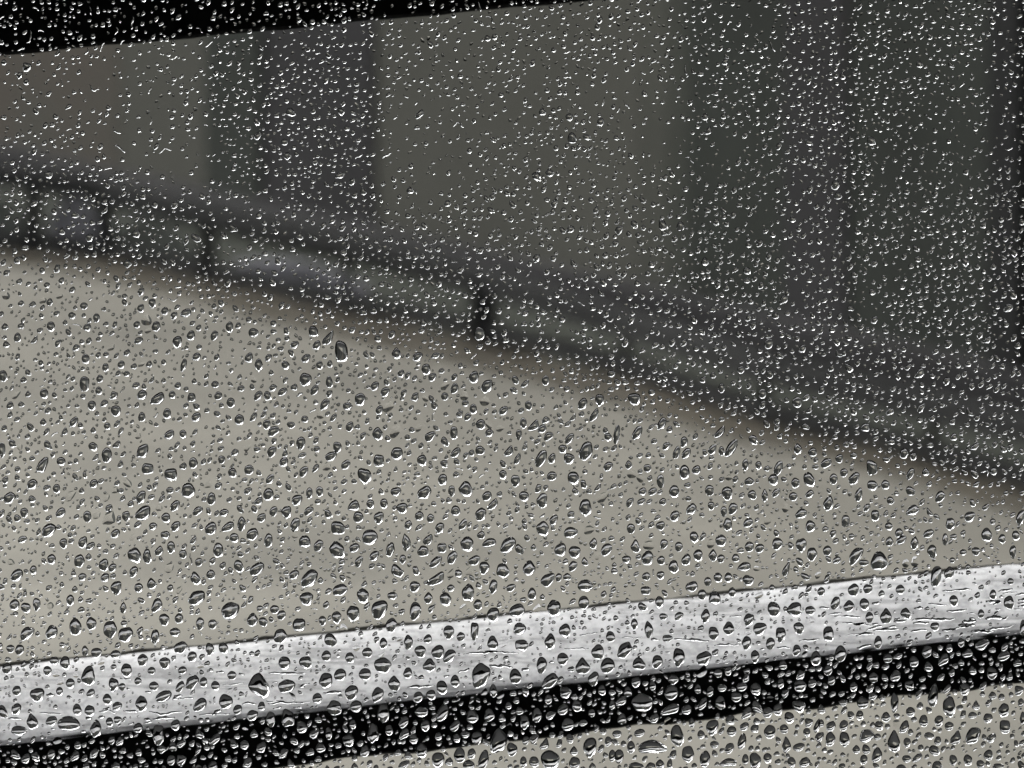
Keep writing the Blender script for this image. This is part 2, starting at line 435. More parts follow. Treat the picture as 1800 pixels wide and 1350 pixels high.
# ---------------------------------------------------------------- raindrops on the outer face of the pane
DROPS = "456,1203,36,44,-12,p 845,1186,32,44,5,r 1146,1313,48,28,-5,n 876,1302,30,42,10,r 121,1272,42,28,10,n 1129,1234,36,32,0,r 967,1334,33,34,0,r 1545,986,30,34,0,r 600,617,24,41,-5,b 405,1072,31,31,15,r 667,1070,28,34,10,r 544,1016,28,32,25,r 1190,1292,24,37,0,r 1571,1302,22,40,0,p 1640,1220,20,42,10,t 673,1168,30,28,0,r 1037,1312,24,35,0,r 1710,1292,28,30,20,b 1668,1241,24,34,0,r 156,1187,24,34,0,r 593,966,26,31,-8,r 1030,792,23,35,10,r 279,1290,22,36,0,b 346,1050,30,26,15,r 1645,1012,19,40,8,b 650,943,28,27,5,r 1024,1170,26,29,0,p 506,1261,22,34,0,b 1098,1142,24,31,20,r 504,1205,28,26,5,r 967,1196,26,28,25,r 893,957,25,29,15,r 1068,1169,25,29,5,r 974,1068,24,30,0,r 768,1016,30,24,40,t 194,1105,24,30,10,r 674,1252,22,32,0,r 252,901,26,27,20,r 221,1114,25,28,10,r 1193,1154,21,33,0,r 1504,976,23,30,25,r 819,858,23,30,0,p 656,1288,20,34,0,r 1397,1070,26,26,0,r 1237,1156,25,27,10,r 573,1195,25,27,5,r 588,1243,27,25,-10,r 823,1041,21,32,0,r 909,1072,28,24,10,r 1178,1247,28,24,35,n 641,835,23,29,-5,r 730,1073,20,33,5,r 133,1101,22,30,0,r 1029,891,21,31,0,r 594,927,26,25,0,b 397,1232,25,26,0,r 331,861,24,27,0,r 237,975,24,27,-5,r 66,1220,24,27,0,r 621,1077,23,28,0,r 169,1279,20,32,5,p 1209,1324,22,29,0,r 930,997,23,27,5,p 618,1216,23,27,5,r 770,1334,23,27,5,r 249,1235,20,31,0,p 1360,1070,22,28,-5,r 1327,1336,22,28,0,r 1180,1216,22,28,0,r 1252,1277,21,29,10,r 850,1334,19,32,10,r 86,931,24,25,20,r 1477,1148,20,30,0,r 526,1097,24,25,0,b 493,1117,24,25,5,r 778,1252,20,30,15,r 1523,1292,24,25,10,r 821,955,23,26,0,r 884,1002,23,26,0,r 288,1223,26,23,30,r 1051,1145,22,27,0,r 906,1188,22,27,-5,r 951,805,19,31,20,r 1285,787,19,31,30,r 693,1200,21,28,0,p 1532,821,20,29,-5,b 1557,1082,20,29,0,p 57,1267,20,29,-5,p 301,833,24,24,0,b 746,865,24,24,20,r 352,1238,24,24,20,r 963,1018,23,25,20,r 539,1051,23,25,10,r 770,1145,23,25,5,r 452,999,22,26,25,r 598,1036,26,22,15,r 954,928,22,26,0,r 1029,1028,26,22,-10,r 867,1079,22,26,5,r 338,1198,22,26,20,r 755,1168,22,26,0,p 967,1126,19,30,0,p 1456,1113,20,28,0,b 664,1220,20,28,15,r 808,1326,20,28,0,r 277,701,23,24,30,n 48,1112,23,24,25,r 75,817,19,29,25,b 952,1168,19,29,0,r 1239,1333,19,29,5,r 1335,1104,22,25,15,r 638,1046,22,25,0,r 1138,980,21,26,0,r 251,792,20,27,10,b 698,1002,23,23,-25,p 1256,1050,22,24,0,b 917,1133,24,22,0,b 1422,842,21,25,-10,r 149,674,18,29,5,b 91,1110,20,26,10,r 688,1098,20,26,10,r 741,1318,20,26,0,r 1766,1276,20,26,0,b 1456,883,19,27,10,p 1123,1166,23,22,-5,r 318,1137,22,23,10,r 581,1124,23,22,-10,r 538,1163,22,23,0,r 537,666,21,24,0,r 34,1283,28,18,15,r 500,1164,21,24,0,r 790,1152,21,24,20,r 834,1108,14,36,5,b 1353,1285,21,24,0,r 1280,1340,28,18,20,n 188,799,19,26,0,r 953,879,19,26,0,r 1281,1103,19,26,0,p 1372,1114,19,26,0,r 444,1088,19,26,5,p 1484,1298,18,27,0,r 30,1010,22,22,20,r 1008,839,22,22,0,r 783,1052,22,22,-5,r 642,1184,22,22,0,r 913,1104,22,22,0,r 830,1258,22,22,0,r 1406,1204,22,22,0,r 1404,1240,22,22,0,r 1115,700,21,23,0,r 698,796,21,23,0,r 371,928,21,23,10,r 536,951,21,23,-5,b 985,965,21,23,5,r 598,1185,21,23,0,r 993,1107,21,23,0,r 666,809,20,24,0,b 1003,935,24,20,15,r 1140,1105,16,30,-5,p 777,1207,20,24,0,r 998,1272,20,24,0,r 1572,1234,14,34,0,r 856,678,19,25,15,r 1278,866,19,25,0,r 384,966,19,25,5,r 223,1177,19,25,0,r 789,1110,19,25,0,r 578,593,18,26,30,t 1203,829,18,26,0,r 205,1032,18,26,5,r 1408,957,18,26,0,r 1434,1156,18,26,0,r 1764,1247,18,26,0,r 276,1063,18,26,15,r 1043,1192,18,26,10,r 1118,1347,26,18,0,r 1541,1326,18,26,10,r 1680,1296,18,26,15,p 714,952,15,31,-8,p 260,823,22,21,0,b 444,938,21,22,10,r 1010,969,21,22,0,r 664,761,19,24,0,p 845,903,19,24,10,r 1026,1058,19,24,0,r 1155,1162,19,24,0,r 866,1129,19,24,0,r 1734,939,18,25,0,r 900,1316,18,25,0,r 1459,1298,18,25,0,r 476,1263,16,28,0,r 1382,1308,16,28,0,p 622,889,22,20,20,n 1773,1058,20,22,0,r 1726,1132,22,20,35,r 1516,1234,20,22,0,r 613,1300,20,22,0,r 626,1240,20,22,10,r 1010,1340,20,22,0,r 739,1144,20,22,0,r 633,701,19,23,5,r 344,1015,19,23,-15,p 1066,965,19,23,15,r 989,1157,19,23,0,r 843,586,18,24,0,r 140,985,18,24,0,r 472,868,18,24,0,r 860,954,24,18,20,n 1427,973,18,24,10,r 1308,996,24,18,20,n 1254,1112,18,24,0,r 1500,1036,18,24,0,r 115,1164,18,24,0,r 200,1202,18,24,0,r 838,1296,18,24,0,r 741,1250,24,18,0,r 425,919,17,25,0,p 401,926,21,20,30,n 1304,1302,15,28,10,r 1604,896,22,19,25,r 17,874,19,22,15,r 1216,1030,22,19,10,r 1492,1064,19,22,0,p 531,1277,19,22,0,r 1120,760,16,26,20,r 1368,822,16,26,15,r 1240,1081,16,26,5,p 718,1128,16,26,0,r 922,1268,16,26,0,r 944,1256,16,26,0,r 1088,1328,16,26,0,r 1185,863,18,23,0,r 1501,840,18,23,20,r 851,997,18,23,0,r 766,987,18,23,35,r 1267,949,18,23,0,r 1366,955,18,23,5,r 161,1095,18,23,-5,r 519,921,17,24,15,r 795,979,17,24,15,r 1184,995,17,24,0,r 1316,1088,17,24,15,r 1312,1129,17,24,0,r 259,977,16,25,0,r 744,968,20,20,0,r 1592,1077,20,20,-10,p 290,1164,20,20,0,r 994,1216,20,20,0,r 824,1344,20,20,0,r 939,747,18,22,30,t 666,909,18,22,0,r 1404,1103,18,22,-5,r 1668,1006,18,22,10,r 1743,1182,18,22,0,r 1695,1210,18,22,0,r 251,1159,18,22,0,r 860,1256,18,22,10,r 1266,1234,18,22,0,r 1328,1210,18,22,0,r 1638,968,17,23,0,r 504,899,17,23,0,r 289,1088,17,23,0,r 1793,909,15,26,10,r 248,873,15,26,15,r 273,1118,15,26,0,r 1084,763,12,32,10,r 183,992,16,24,0,r 529,778,16,24,0,r 686,965,16,24,5,r 1117,959,16,24,0,p 729,1030,19,20,0,r 1315,1019,19,20,0,r 444,1256,20,19,15,r 481,757,18,21,20,r 1000,805,18,21,0,r 522,878,18,21,10,r 630,908,18,21,0,r 707,892,18,21,0,r 1045,728,15,25,25,t 472,949,15,25,0,r 867,1030,15,25,5,r 1279,921,15,25,0,r 1468,1059,15,25,15,r 833,662,17,22,15,r 1266,758,17,22,30,t 1215,894,17,22,20,r 420,994,17,22,-5,r 1424,924,17,22,0,r 1519,1061,17,22,0,r 1589,1277,17,22,20,r 1670,920,16,23,0,r 1629,1144,16,23,5,r 592,1084,16,23,0,r 6,1250,14,26,-15,r 551,582,19,19,-10,b 1704,907,19,19,15,r 267,1025,19,19,0,p 582,801,19,19,15,r 1359,842,18,20,0,r 1408,902,20,18,20,r 1486,915,15,24,0,b 1607,953,15,24,5,p 867,885,18,20,30,t 753,947,18,20,25,t 834,984,20,18,15,r 1327,1153,15,24,0,r 1764,1152,20,18,25,r 1574,1187,18,20,15,r 26,1062,18,20,10,r 13,1174,18,20,0,r 29,1245,18,20,10,r 158,1248,18,20,0,r 91,1266,20,18,15,r 990,1246,18,20,15,r 939,1338,18,20,0,r 1387,1260,18,20,0,r 1642,1318,18,20,-10,r 204,721,17,21,0,r 312,600,17,21,0,r 1652,872,17,21,15,r 1054,702,16,22,0,r 1024,709,16,22,15,r 1288,893,16,22,10,r 372,876,16,22,0,r 560,958,16,22,10,r 906,844,16,22,0,r 1227,975,16,22,0,r 1206,983,16,22,10,r 1354,1130,16,22,0,r 369,1140,16,22,0,r 710,1268,16,22,15,r 800,1196,16,22,0,r 1367,1246,16,22,0,r 1623,1266,16,22,0,r 798,760,14,25,0,b 4,790,12,29,0,r 1163,744,15,23,20,r 327,550,19,18,25,n 756,766,18,19,20,r 1452,813,18,19,15,r 1533,852,18,19,0,r 57,850,19,18,15,r 777,962,18,19,0,b 170,1146,19,18,0,r 646,1146,18,19,0,r 421,737,17,20,0,r 697,620,17,20,0,p 742,808,17,20,0,r 895,792,17,20,25,t 1186,906,17,20,10,r 778,842,17,20,10,r 574,1152,17,20,0,r 393,1138,17,20,0,r 735,1224,17,20,0,r 1382,999,13,26,20,t 455,640,14,24,0,p 1509,869,14,24,10,r 1798,1102,12,28,0,r 867,1212,14,24,0,p 1538,905,15,22,0,b 146,952,15,22,10,r 935,1043,15,22,0,r 753,1050,15,22,0,p 1253,975,15,22,0,p 1543,1128,15,22,0,r 352,1095,15,22,0,r 1161,845,13,25,0,r 623,962,18,18,15,r 801,897,18,18,0,r 921,871,18,18,0,r 558,1226,18,18,0,r 1286,1284,18,18,0,r 1294,1224,18,18,0,r 1647,1345,18,18,5,r 845,745,17,19,0,r 1401,706,17,19,0,r 438,825,17,19,0,r 1135,1037,19,17,0,b 46,1067,17,19,0,r 338,1153,17,19,5,r 301,961,14,23,0,r 65,1061,14,23,0,r 571,710,16,20,20,r 749,648,16,20,0,r 801,795,16,20,20,r 308,888,16,20,20,r 340,813,16,20,0,r 478,793,16,20,15,r 773,927,16,20,15,r 1159,1057,16,20,0,r 1220,943,16,20,0,r 1676,1055,16,20,0,r 1606,1162,16,20,0,r 189,1228,16,20,0,r 136,1246,16,20,0,r 309,1273,16,20,0,r 615,1155,16,20,0,r 717,1182,16,20,0,r 748,1274,16,20,0,r 800,1275,16,20,20,r 1073,1118,16,20,0,r 1404,1312,20,16,15,r 1282,1314,16,20,15,r 1650,1266,16,20,10,r 1557,1259,16,20,0,p 1701,1335,16,20,0,r 1737,1326,16,20,0,r 6,660,15,21,0,r 1247,861,15,21,0,r 154,907,14,22,0,r 1235,1236,14,22,20,r 1109,1312,14,22,0,r 250,693,17,18,20,r 298,763,17,18,25,r 446,584,18,17,0,r 1632,937,18,17,20,r 107,900,17,18,20,r 309,924,17,18,15,r 517,1009,17,18,20,r 856,871,17,18,10,r 970,836,18,17,0,r 1315,918,18,17,15,r 1424,1072,18,17,0,r 758,1220,17,18,0,r 1207,1246,17,18,10,r 534,828,16,19,20,r 696,863,19,16,10,r 658,976,16,19,20,r 1317,960,16,19,0,r 308,1110,19,16,0,r 35,1141,16,19,5,r 1206,796,15,20,20,r 1402,788,15,20,0,p 235,1004,15,20,10,r 593,785,15,20,0,r 840,1062,15,20,0,r 1400,1142,15,20,0,r 317,1206,15,20,15,r 844,791,17,17,0,r 1584,948,17,17,20,r 348,897,17,17,25,r 1525,1034,17,17,0,r 275,573,16,18,0,r 734,626,18,16,15,r 1069,819,16,18,15,r 1454,967,16,18,0,r 1780,969,12,24,0,r 292,909,16,18,0,r 91,982,16,18,0,r 608,816,16,18,15,r 1007,994,16,18,15,r 913,964,16,18,-20,p 1234,1044,16,18,0,r 1535,1190,16,18,0,r 1600,1250,16,18,0,r 30,1213,16,18,0,r 124,1200,16,18,5,r 271,1205,16,18,0,r 243,1278,16,18,0,r 204,1149,18,16,0,r 206,1240,18,16,20,r 418,1246,16,18,10,r 1304,1206,18,16,0,r 1124,1287,18,16,15,r 1160,1342,16,18,0,p 1118,1198,16,18,0,r 1436,1274,12,24,15,t 1736,1261,16,18,0,r 1189,795,13,22,15,r 1600,832,13,22,20,r 1398,848,15,19,0,r 1317,845,19,15,0,p 1465,841,15,19,0,r 371,1009,15,19,0,r 1043,954,15,19,5,p 315,1086,15,19,0,r 130,741,14,20,20,r 1001,770,14,20,25,r 631,986,14,20,20,r 814,921,14,20,15,r 973,913,14,20,20,r 1528,1084,14,20,0,r 124,1054,14,20,0,r 674,1130,14,20,0,r 1675,1335,14,20,0,r 1344,870,12,23,0,p 78,691,16,17,0,r 337,698,16,17,0,b 345,732,17,16,15,r 885,721,16,17,15,r 964,766,16,17,20,r 1322,869,16,17,0,r 1600,862,16,17,-10,r 203,937,16,17,15,r 499,811,16,17,15,r 409,830,16,17,0,r 412,944,16,17,0,r 737,906,16,17,0,r 1161,923,16,17,5,r 1335,963,16,17,0,r 1129,1065,17,16,-20,p 1582,1035,16,17,0,r 463,1092,16,17,-10,r 336,589,15,18,10,r 162,712,15,18,0,r 294,726,15,18,0,r 406,707,15,18,0,r 677,688,15,18,20,r 1324,772,15,18,-15,r 280,967,15,18,15,p 244,1032,15,18,0,r 1109,928,15,18,0,r 1262,1014,15,18,0,r 84,1178,15,18,0,r 374,1096,15,18,0,r 495,1080,15,18,5,r 1349,1331,15,18,0,r 1545,1274,15,18,0,r 90,573,14,19,0,r 438,628,14,19,15,r 799,682,14,19,10,r 1252,789,14,19,15,r 222,906,14,19,0,r 112,954,14,19,0,r 481,898,14,19,10,r 579,671,12,22,0,r 910,805,12,22,20,t 578,1288,12,22,0,r 1076,1327,12,22,0,r 404,574,13,20,0,r 1202,776,13,20,10,r 953,753,16,16,20,r 1224,825,16,16,0,r 1428,794,16,16,0,r 185,1014,16,16,10,r 164,784,16,16,0,r 108,810,16,16,0,r 460,909,16,16,15,r 543,897,16,16,20,r 1643,1100,16,16,0,r 1560,1156,16,16,0,r 96,1160,16,16,0,r 483,1070,16,16,0,r 408,1186,16,16,0,r 430,1308,16,16,0,r 968,1256,16,16,20,r 1308,1276,16,16,15,r 1378,1280,16,16,0,r 1668,1275,16,16,0,r 1612,1331,16,16,30,r 151,630,15,17,0,r 538,629,15,17,20,r 454,695,15,17,25,r 1394,872,15,17,0,r 379,1204,15,17,0,r 553,685,14,18,20,r 615,749,14,18,10,r 659,678,14,18,20,r 469,745,14,18,0,r 782,775,14,18,-15,p 1310,816,12,21,0,r 1556,851,14,18,0,r 1580,936,14,18,0,r 43,900,14,18,0,r 475,841,14,18,20,r 675,884,14,18,0,r 1167,955,14,18,5,r 1193,960,14,18,0,r 1173,1121,18,14,0,r 1280,1014,14,18,0,r 358,1198,14,18,0,r 684,1282,14,18,0,r 690,1046,18,14,0,r 1058,1212,14,18,0,r 1518,1334,14,18,0,r 1522,1316,14,18,-5,r 970,805,13,19,10,r 562,863,13,19,0,r 323,641,11,22,15,r 544,866,11,22,0,r 497,688,15,16,25,r 989,788,15,16,0,r 920,743,12,20,0,r 1423,867,16,15,15,p 1715,968,15,16,0,r 165,849,15,16,10,r 159,959,15,16,25,r 291,939,16,15,0,r 794,862,12,20,0,r 898,1032,16,15,15,r 1193,1082,15,16,20,r 1115,1096,12,20,0,r 217,1067,12,20,0,p 752,1122,15,16,10,r 810,1118,15,16,0,r 920,1338,12,20,0,r 1310,1334,12,20,0,r 1754,1346,20,12,0,r 1797,1262,10,24,0,r 557,606,14,17,15,r 611,713,17,14,0,r 1364,865,14,17,20,r 1340,691,14,17,0,r 1563,951,14,17,0,r 651,885,14,17,0,r 1162,984,14,17,0,r 377,589,13,18,15,r 832,718,13,18,0,r 959,668,13,18,0,r 1785,940,13,18,0,r 1287,1040,13,18,0,r 567,1090,13,18,0,r 1069,1302,13,18,0,r 1633,1292,18,13,-15,r 1511,1256,13,18,0,r 1594,1304,13,18,0,r 502,641,15,15,0,r 1147,863,15,15,15,r 394,900,15,15,15,r 846,939,15,15,0,p 1136,1012,15,15,0,r 321,1177,15,15,0,r 384,695,14,16,0,r 760,662,14,16,10,r 1483,830,14,16,0,r 1475,805,14,16,0,r 322,973,14,16,0,r 198,997,14,16,15,r 884,833,14,16,0,r 1101,982,16,14,0,r 1443,1039,14,16,0,r 1500,1206,14,16,0,r 160,1217,14,16,15,r 193,1268,14,16,0,r 964,1228,14,16,0,r 1262,1182,14,16,0,r 1376,1168,14,16,0,r 1269,1208,16,14,0,r 1505,1316,14,16,0,p 1723,1342,14,16,0,r 268,532,13,17,0,r 667,720,13,17,15,r 929,712,13,17,0,r 1107,882,13,17,20,r 1761,946,13,17,0,r 100,858,13,17,0,r 1272,898,11,20,0,r 1661,947,10,22,0,r 1518,988,18,12,0,r 1745,1044,12,18,0,r 150,1143,12,18,0,r 1216,1269,12,18,0,p 1248,1214,12,18,0,r 1372,1200,12,18,0,r 518,605,15,14,15,r 860,760,15,14,15,r 1138,822,14,15,0,r 145,1013,15,14,0,r 269,924,15,14,15,r 40,947,15,14,20,r 455,880,14,15,20,r 1293,980,14,15,0,r 19,1139,15,14,0,r 912,763,11,19,0,r 244,598,16,13,20,r 1105,816,13,16,0,p 350,987,13,16,0,r 59,1001,13,16,0,r 757,910,13,16,0,r 1161,1010,13,16,0,r 1244,1021,13,16,0,r 1267,981,13,16,0,r 460,1240,13,16,0,r 1232,1290,13,16,0,r 1418,1286,13,16,0,r 1648,1301,13,16,0,r 170,558,12,17,0,r 1268,681,12,17,0,r 708,982,12,17,0,r 446,732,11,18,25,r 1171,783,14,14,20,r 1562,924,14,14,0,r 1713,784,14,14,35,r 1166,1083,14,14,0,r 267,1178,14,14,0,r 207,1264,14,14,0,r 290,546,13,15,0,r 782,696,13,15,0,r 1565,879,13,15,0,r 390,807,13,15,0,r 436,862,15,13,20,r 997,1013,15,13,0,r 248,541,12,16,10,r 322,762,12,16,0,r 906,667,12,16,-15,r 1250,888,12,16,0,r 1724,1078,12,16,0,r 1689,1128,12,16,0,r 1709,1256,16,12,0,r 105,1214,12,16,0,r 620,1272,12,16,0,r 1147,1204,12,16,0,r 1280,1178,12,16,0,r 1226,1210,12,16,0,r 1495,1256,12,16,0,r 176,665,13,14,0,r 148,537,14,13,0,r 480,681,14,13,20,r 923,674,13,14,30,r 1127,881,14,13,25,r 1302,649,13,14,0,r 243,1196,13,14,0,r 186,645,12,15,0,r 174,686,12,15,0,r 562,641,12,15,0,r 512,746,15,12,0,r 822,732,12,15,15,r 1353,657,12,15,0,r 1268,792,10,18,0,r 982,1014,12,15,0,r 818,1290,15,12,0,r 1177,1342,10,18,0,r 1333,817,11,16,0,r 1794,1234,11,16,0,r 127,554,13,13,0,r 536,736,13,13,0,r 1165,881,13,13,0,r 31,910,13,13,0,r 384,853,13,13,20,r 88,530,12,14,0,p 303,693,12,14,0,r 472,628,12,14,20,r 1605,801,12,14,0,r 1746,827,12,14,0,r 1668,1138,12,14,0,r 215,1206,12,14,0,r 1040,1252,12,14,0,r 771,1293,12,14,0,r 1076,1238,10,16,0,r 241,570,12,13,0,r 189,748,12,13,0,r 424,682,13,12,0,r 1060,1284,13,12,0,r 1542,1294,13,12,0,r 42,667,12,12,0,p 313,677,12,12,0,r 818,708,12,12,0,r 1776,1021,12,12,0,r 894,1239,12,12,0,r 1480,1346,12,12,0,r 1760,1224,12,12,0,r 1443,1270,10,14,0,r 38,710,13,10,0,p 580,639,10,13,0,r 1528,1156,10,12,0,r 1618,1313,10,12,0,r 1600,1286,10,12,0,r 1576,1257,11,10,0,r 1606,1263,11,10,0,r 1616,737,10,10,0,r 1510,1169,10,10,0,r"
drops = []
for tok in DROPS.split():
    q = tok.split(',')
    drops.append([float(a) for a in q[:5]] + [q[5]])

def drop_mesh(W, H, lean, shape, nr, ns, seed, amp=0.05, flat=None):
    """unit: photograph px. returns verts (x, y, z) with y >= 0 outward, z up, faces"""
    g = np.random.RandomState(seed)
    th = np.linspace(0, 2 * np.pi, ns, endpoint=False)
    c, s = np.cos(th), np.sin(th)
    rr = 1 + amp * g.uniform(-1, 1) * np.cos(2 * th + g.uniform(0, 6.28)) + amp * g.uniform(-1, 1) * np.cos(3 * th + g.uniform(0, 6.28)) + .5 * amp * g.uniform(-1, 1) * np.cos(5 * th + g.uniform(0, 6.28))
    ox, oz = c * rr, s * rr
    if shape == 'b':
        p = 0.72
        ox = np.sign(c) * np.abs(c) ** p * rr; oz = np.sign(s) * np.abs(s) ** p * rr
        ox *= .93; oz *= .93
    elif shape == 'p':
        up = np.clip(oz, 0, None)
        ox = ox * (1 - 0.42 * up)
    elif shape == 't':
        ox = ox * (1 - 0.42 * oz) * .85
    elif shape == 'n':
        pass
    ap = g.uniform(-0.14, 0.08)
    alpha = math.radians(g.uniform(54, 67)) if flat is None else math.radians(flat)
    Rs = 1 / math.sin(alpha)
    V = []
    a_eff = min(W, H) / 2 * 0.5 + (W + H) / 4 * 0.5
    V.append((0.0, (Rs - Rs * math.cos(alpha)) * a_eff, ap * 1.0))
    X, Y, Z = [np.zeros(1)], [np.array([(Rs - Rs * math.cos(alpha)) * a_eff])], [np.array([ap])]
    for k in range(1, nr + 1):
        rho = math.sin(k / nr * math.pi / 2)
        hgt = (math.sqrt(max(0, Rs * Rs - rho * rho)) - Rs * math.cos(alpha)) * a_eff
        X.append(ox * rho); Z.append(oz * rho + ap * (1 - rho * rho)); Y.append(np.full(ns, hgt))
    X, Y, Z = np.concatenate(X), np.concatenate(Y), np.concatenate(Z)
    if shape == 'n':
        Z = Z + 0.32 * (1 - X * X) - .15
        Z = Z * 0.9
    X = X * W / 2; Z = Z * H / 2
    X = X + math.tan(math.radians(lean)) * Z * 0.9
    # back centre
    X = np.append(X, 0); Y = np.append(Y, 0.0); Z = np.append(Z, 0)
    tris = []
    for j in range(ns):
        tris.append((0, 1 + j, 1 + (j + 1) % ns))
    quads = []
    for k in range(nr - 1):
        a = 1 + k * ns
        for j in range(ns):
            j2 = (j + 1) % ns
            tris.append((a + j, a + ns + j, a + ns + j2)); tris.append((a + j, a + ns + j2, a + j2))
    a = 1 + (nr - 1) * ns
    last = len(X) - 1
    base = len(X)
    # separate ring of vertices for the flat back so that its shading stays flat
    X = np.append(X, X[a:a + ns]); Y = np.append(Y, Y[a:a + ns]); Z = np.append(Z, Z[a:a + ns])
    for j in range(ns):
        tris.append((last, base + (j + 1) % ns, base + j))
    return np.stack([X, Y, Z], 1), np.array(tris, dtype=np.int32)[:, ::-1]

def build(name, V, T, material):
    me = bpy.data.meshes.new(name)
    me.vertices.add(len(V)); me.vertices.foreach_set('co', np.asarray(V, dtype=np.float32).ravel())
    n_ = len(T)
    me.loops.add(n_ * 3); me.loops.foreach_set('vertex_index', np.asarray(T, dtype=np.int32).ravel())
    me.polygons.add(n_)
    me.polygons.foreach_set('loop_start', np.arange(0, n_ * 3, 3, dtype=np.int32))
    me.polygons.foreach_set('use_smooth', np.ones(n_, dtype=bool))
    me.update(calc_edges=True)
    me.materials.append(material)
    return me

GAP = 0.00004
def place(V, u, v):
    P = V * S
    P[:, 0] += (u - 900) * S
    P[:, 2] += CZ - (v - HV) * S
    P[:, 1] += GAP
    return P

# photograph rows of the boundaries at column u
def y_edge(u):
    return float(np.interp(u, [p[0] for p in EDGE], [p[1] for p in EDGE]))
def s_top(u): return 1165 - 0.1 * u
def s_bot(u): return 1309 - 0.1094 * u
def k_bot(u): return 1397 - 0.1117 * u
def t_bot(u): return 90 - 0.0925 * u

def backdrop(u, v, h):
    if v < t_bot(u): return "over the black top strip"
    if v < y_edge(u) - 6: return "over the dark background"
    if v < y_edge(u) + 28: return "over the soft pavement edge"
    if abs(v - s_top(u)) < h * .45: return "across the silver strip's upper edge"
    if v < s_top(u):
        return "over the pale ground"
    if abs(v - s_bot(u)) < h * .45: return "across the silver and black boundary"
    if v < s_bot(u): return "over the silver strip"
    if abs(v - k_bot(u)) < h * .45: return "across the black strip's lower edge"
    if v < k_bot(u): return "over the black strip"
    return "over the ground below the strips"

drops.sort(key=lambda q: -q[2] * q[3])
BIG = drops[:300]
rest = drops[300:]

def describe(i, q):
    W, H, lean, sh = q[2], q[3], q[4], q[5]
    size = "very large" if i < 25 else "large" if i < 90 else "medium"
    shape = {'p': "pointed", 'b': "squarish", 't': "comma-shaped", 'n': "bean-shaped"}.get(sh)
    if shape is None:
        shape = "tall" if H > 1.36 * W else "wide" if W > 1.12 * H else "slanting" if lean >= 15 else "round"
    return size, shape
ORD = ["leftmost", "second from left", "third from left", "fourth from left", "fifth from left", "sixth from left", "seventh from left", "eighth from left"]
NUM = ["", "one", "two", "three", "four", "five", "six", "seven", "eight"]
XZ = ["at the far left", "in the left part", "left of centre", "right of centre", "in the right part", "at the far right"]
keys = {}
for i, q in enumerate(BIG):
    size, shape = describe(i, q)
    bd = backdrop(q[0], q[1], q[3])
    z = XZ[min(5, int(q[0] / 300))]
    row = ""
    if bd == "over the pale ground":
        fr = (q[1] - y_edge(q[0])) / (s_top(q[0]) - y_edge(q[0]))
        row = "high" if fr < .33 else "midway" if fr < .66 else "low"
    keys.setdefault((size, shape, row, bd, z), []).append(i)
LABEL = {}
for (size, shape, row, bd, z), idx in keys.items():
    idx.sort(key=lambda i: (BIG[i][0], BIG[i][1]))
    place_ = (row + " " if row else "") + bd + " " + z
    for k, i in enumerate(idx):
        if len(idx) == 1:
            LABEL[i] = "%s %s raindrop %s" % (size, shape, place_)
        else:
            LABEL[i] = "%s %s raindrop %s, %s" % (size, shape, place_, ORD[min(k, 7)])

for i, (u, v, W, H, lean, sh) in enumerate(BIG):
    V, T = drop_mesh(W, H, lean, sh, 12, 36, 1000 + i, amp=0.09)
    V = V * S
    me = build("raindrop", V, T, M['water'])
    o = link(bpy.data.objects.new("raindrop", me))
    o.location = ((u - 900) * S, GAP, CZ - (v - HV) * S)
    o['label'] = LABEL[i]
    o['category'] = "raindrop"
    o['group'] = "raindrops on the window pane"

# occupancy grid for the small drops
OCC = np.zeros((1500, 2300), dtype=bool)       # offset 75 rows, 250 columns
def mark(u, v, rx, rz):
    r0, r1 = int(v - rz + 75), int(v + rz + 76)
    c0, c1 = int(u - rx + 250), int(u + rx + 251)
    OCC[max(0, r0):max(0, r1), max(0, c0):max(0, c1)] = True
def free(u, v, rx, rz):
    r0, r1 = int(v - rz + 75), int(v + rz + 76)
    c0, c1 = int(u - rx + 250), int(u + rx + 251)
    if r0 < 0 or c0 < 0 or r1 > 1500 or c1 > 2300: return False
    return not OCC[r0:r1, c0:c1].any()
for (u, v, W, H, lean, sh) in drops:
    mark(u, v, W * .46, H * .46)

LINES = [(1144, 1122, 1246, 1126, 7), (1404, 1124, 1466, 1120, 5), (1440, 1068, 1462, 1069, 5), (1466, 1082, 1524, 1082, 5), (1566, 1088, 1680, 1088, 7), (1656, 1038, 1708, 1036, 6),
         (1732, 1056, 1830, 1055, 9), (1690, 1092, 1762, 1085, 9), (472, 1182, 538, 1183, 5), (400, 1236, 552, 1233, 5), (552, 1218, 606, 1214, 7), (212, 1247, 322, 1252, 5),
         (852, 1144, 932, 1145, 5), (992, 1139, 1040, 1140, 4), (860, 1168, 932, 1176, 8), (716, 1206, 764, 1204, 7), (1112, 1160, 1148, 1155, 6), (1480, 1093, 1535, 1098, 5),
         (78, 1222, 100, 1220, 10), (128, 1244, 205, 1252, 4), (70, 1250, 140, 1256, 4), (275, 1222, 330, 1216, 6), (1255, 1134, 1300, 1132, 5), (780, 1188, 830, 1176, 6),
         (380, 1180, 430, 1183, 5), (1600, 1108, 1680, 1104, 6), (1330, 1140, 1400, 1135, 4), (1700, 1110, 1800, 1098, 5), (0, 1262, 70, 1266, 5), (940, 1166, 1000, 1160, 5)]
for a in range(26):
    u = rnd.uniform(0, 1780); v = s_top(u) + rnd.uniform(.3, .92) * (s_bot(u) - s_top(u)); L = rnd.uniform(15, 60)
    LINES.append((u, v, u + L, v - rnd.uniform(-2, 5), rnd.uniform(2.5, 5)))
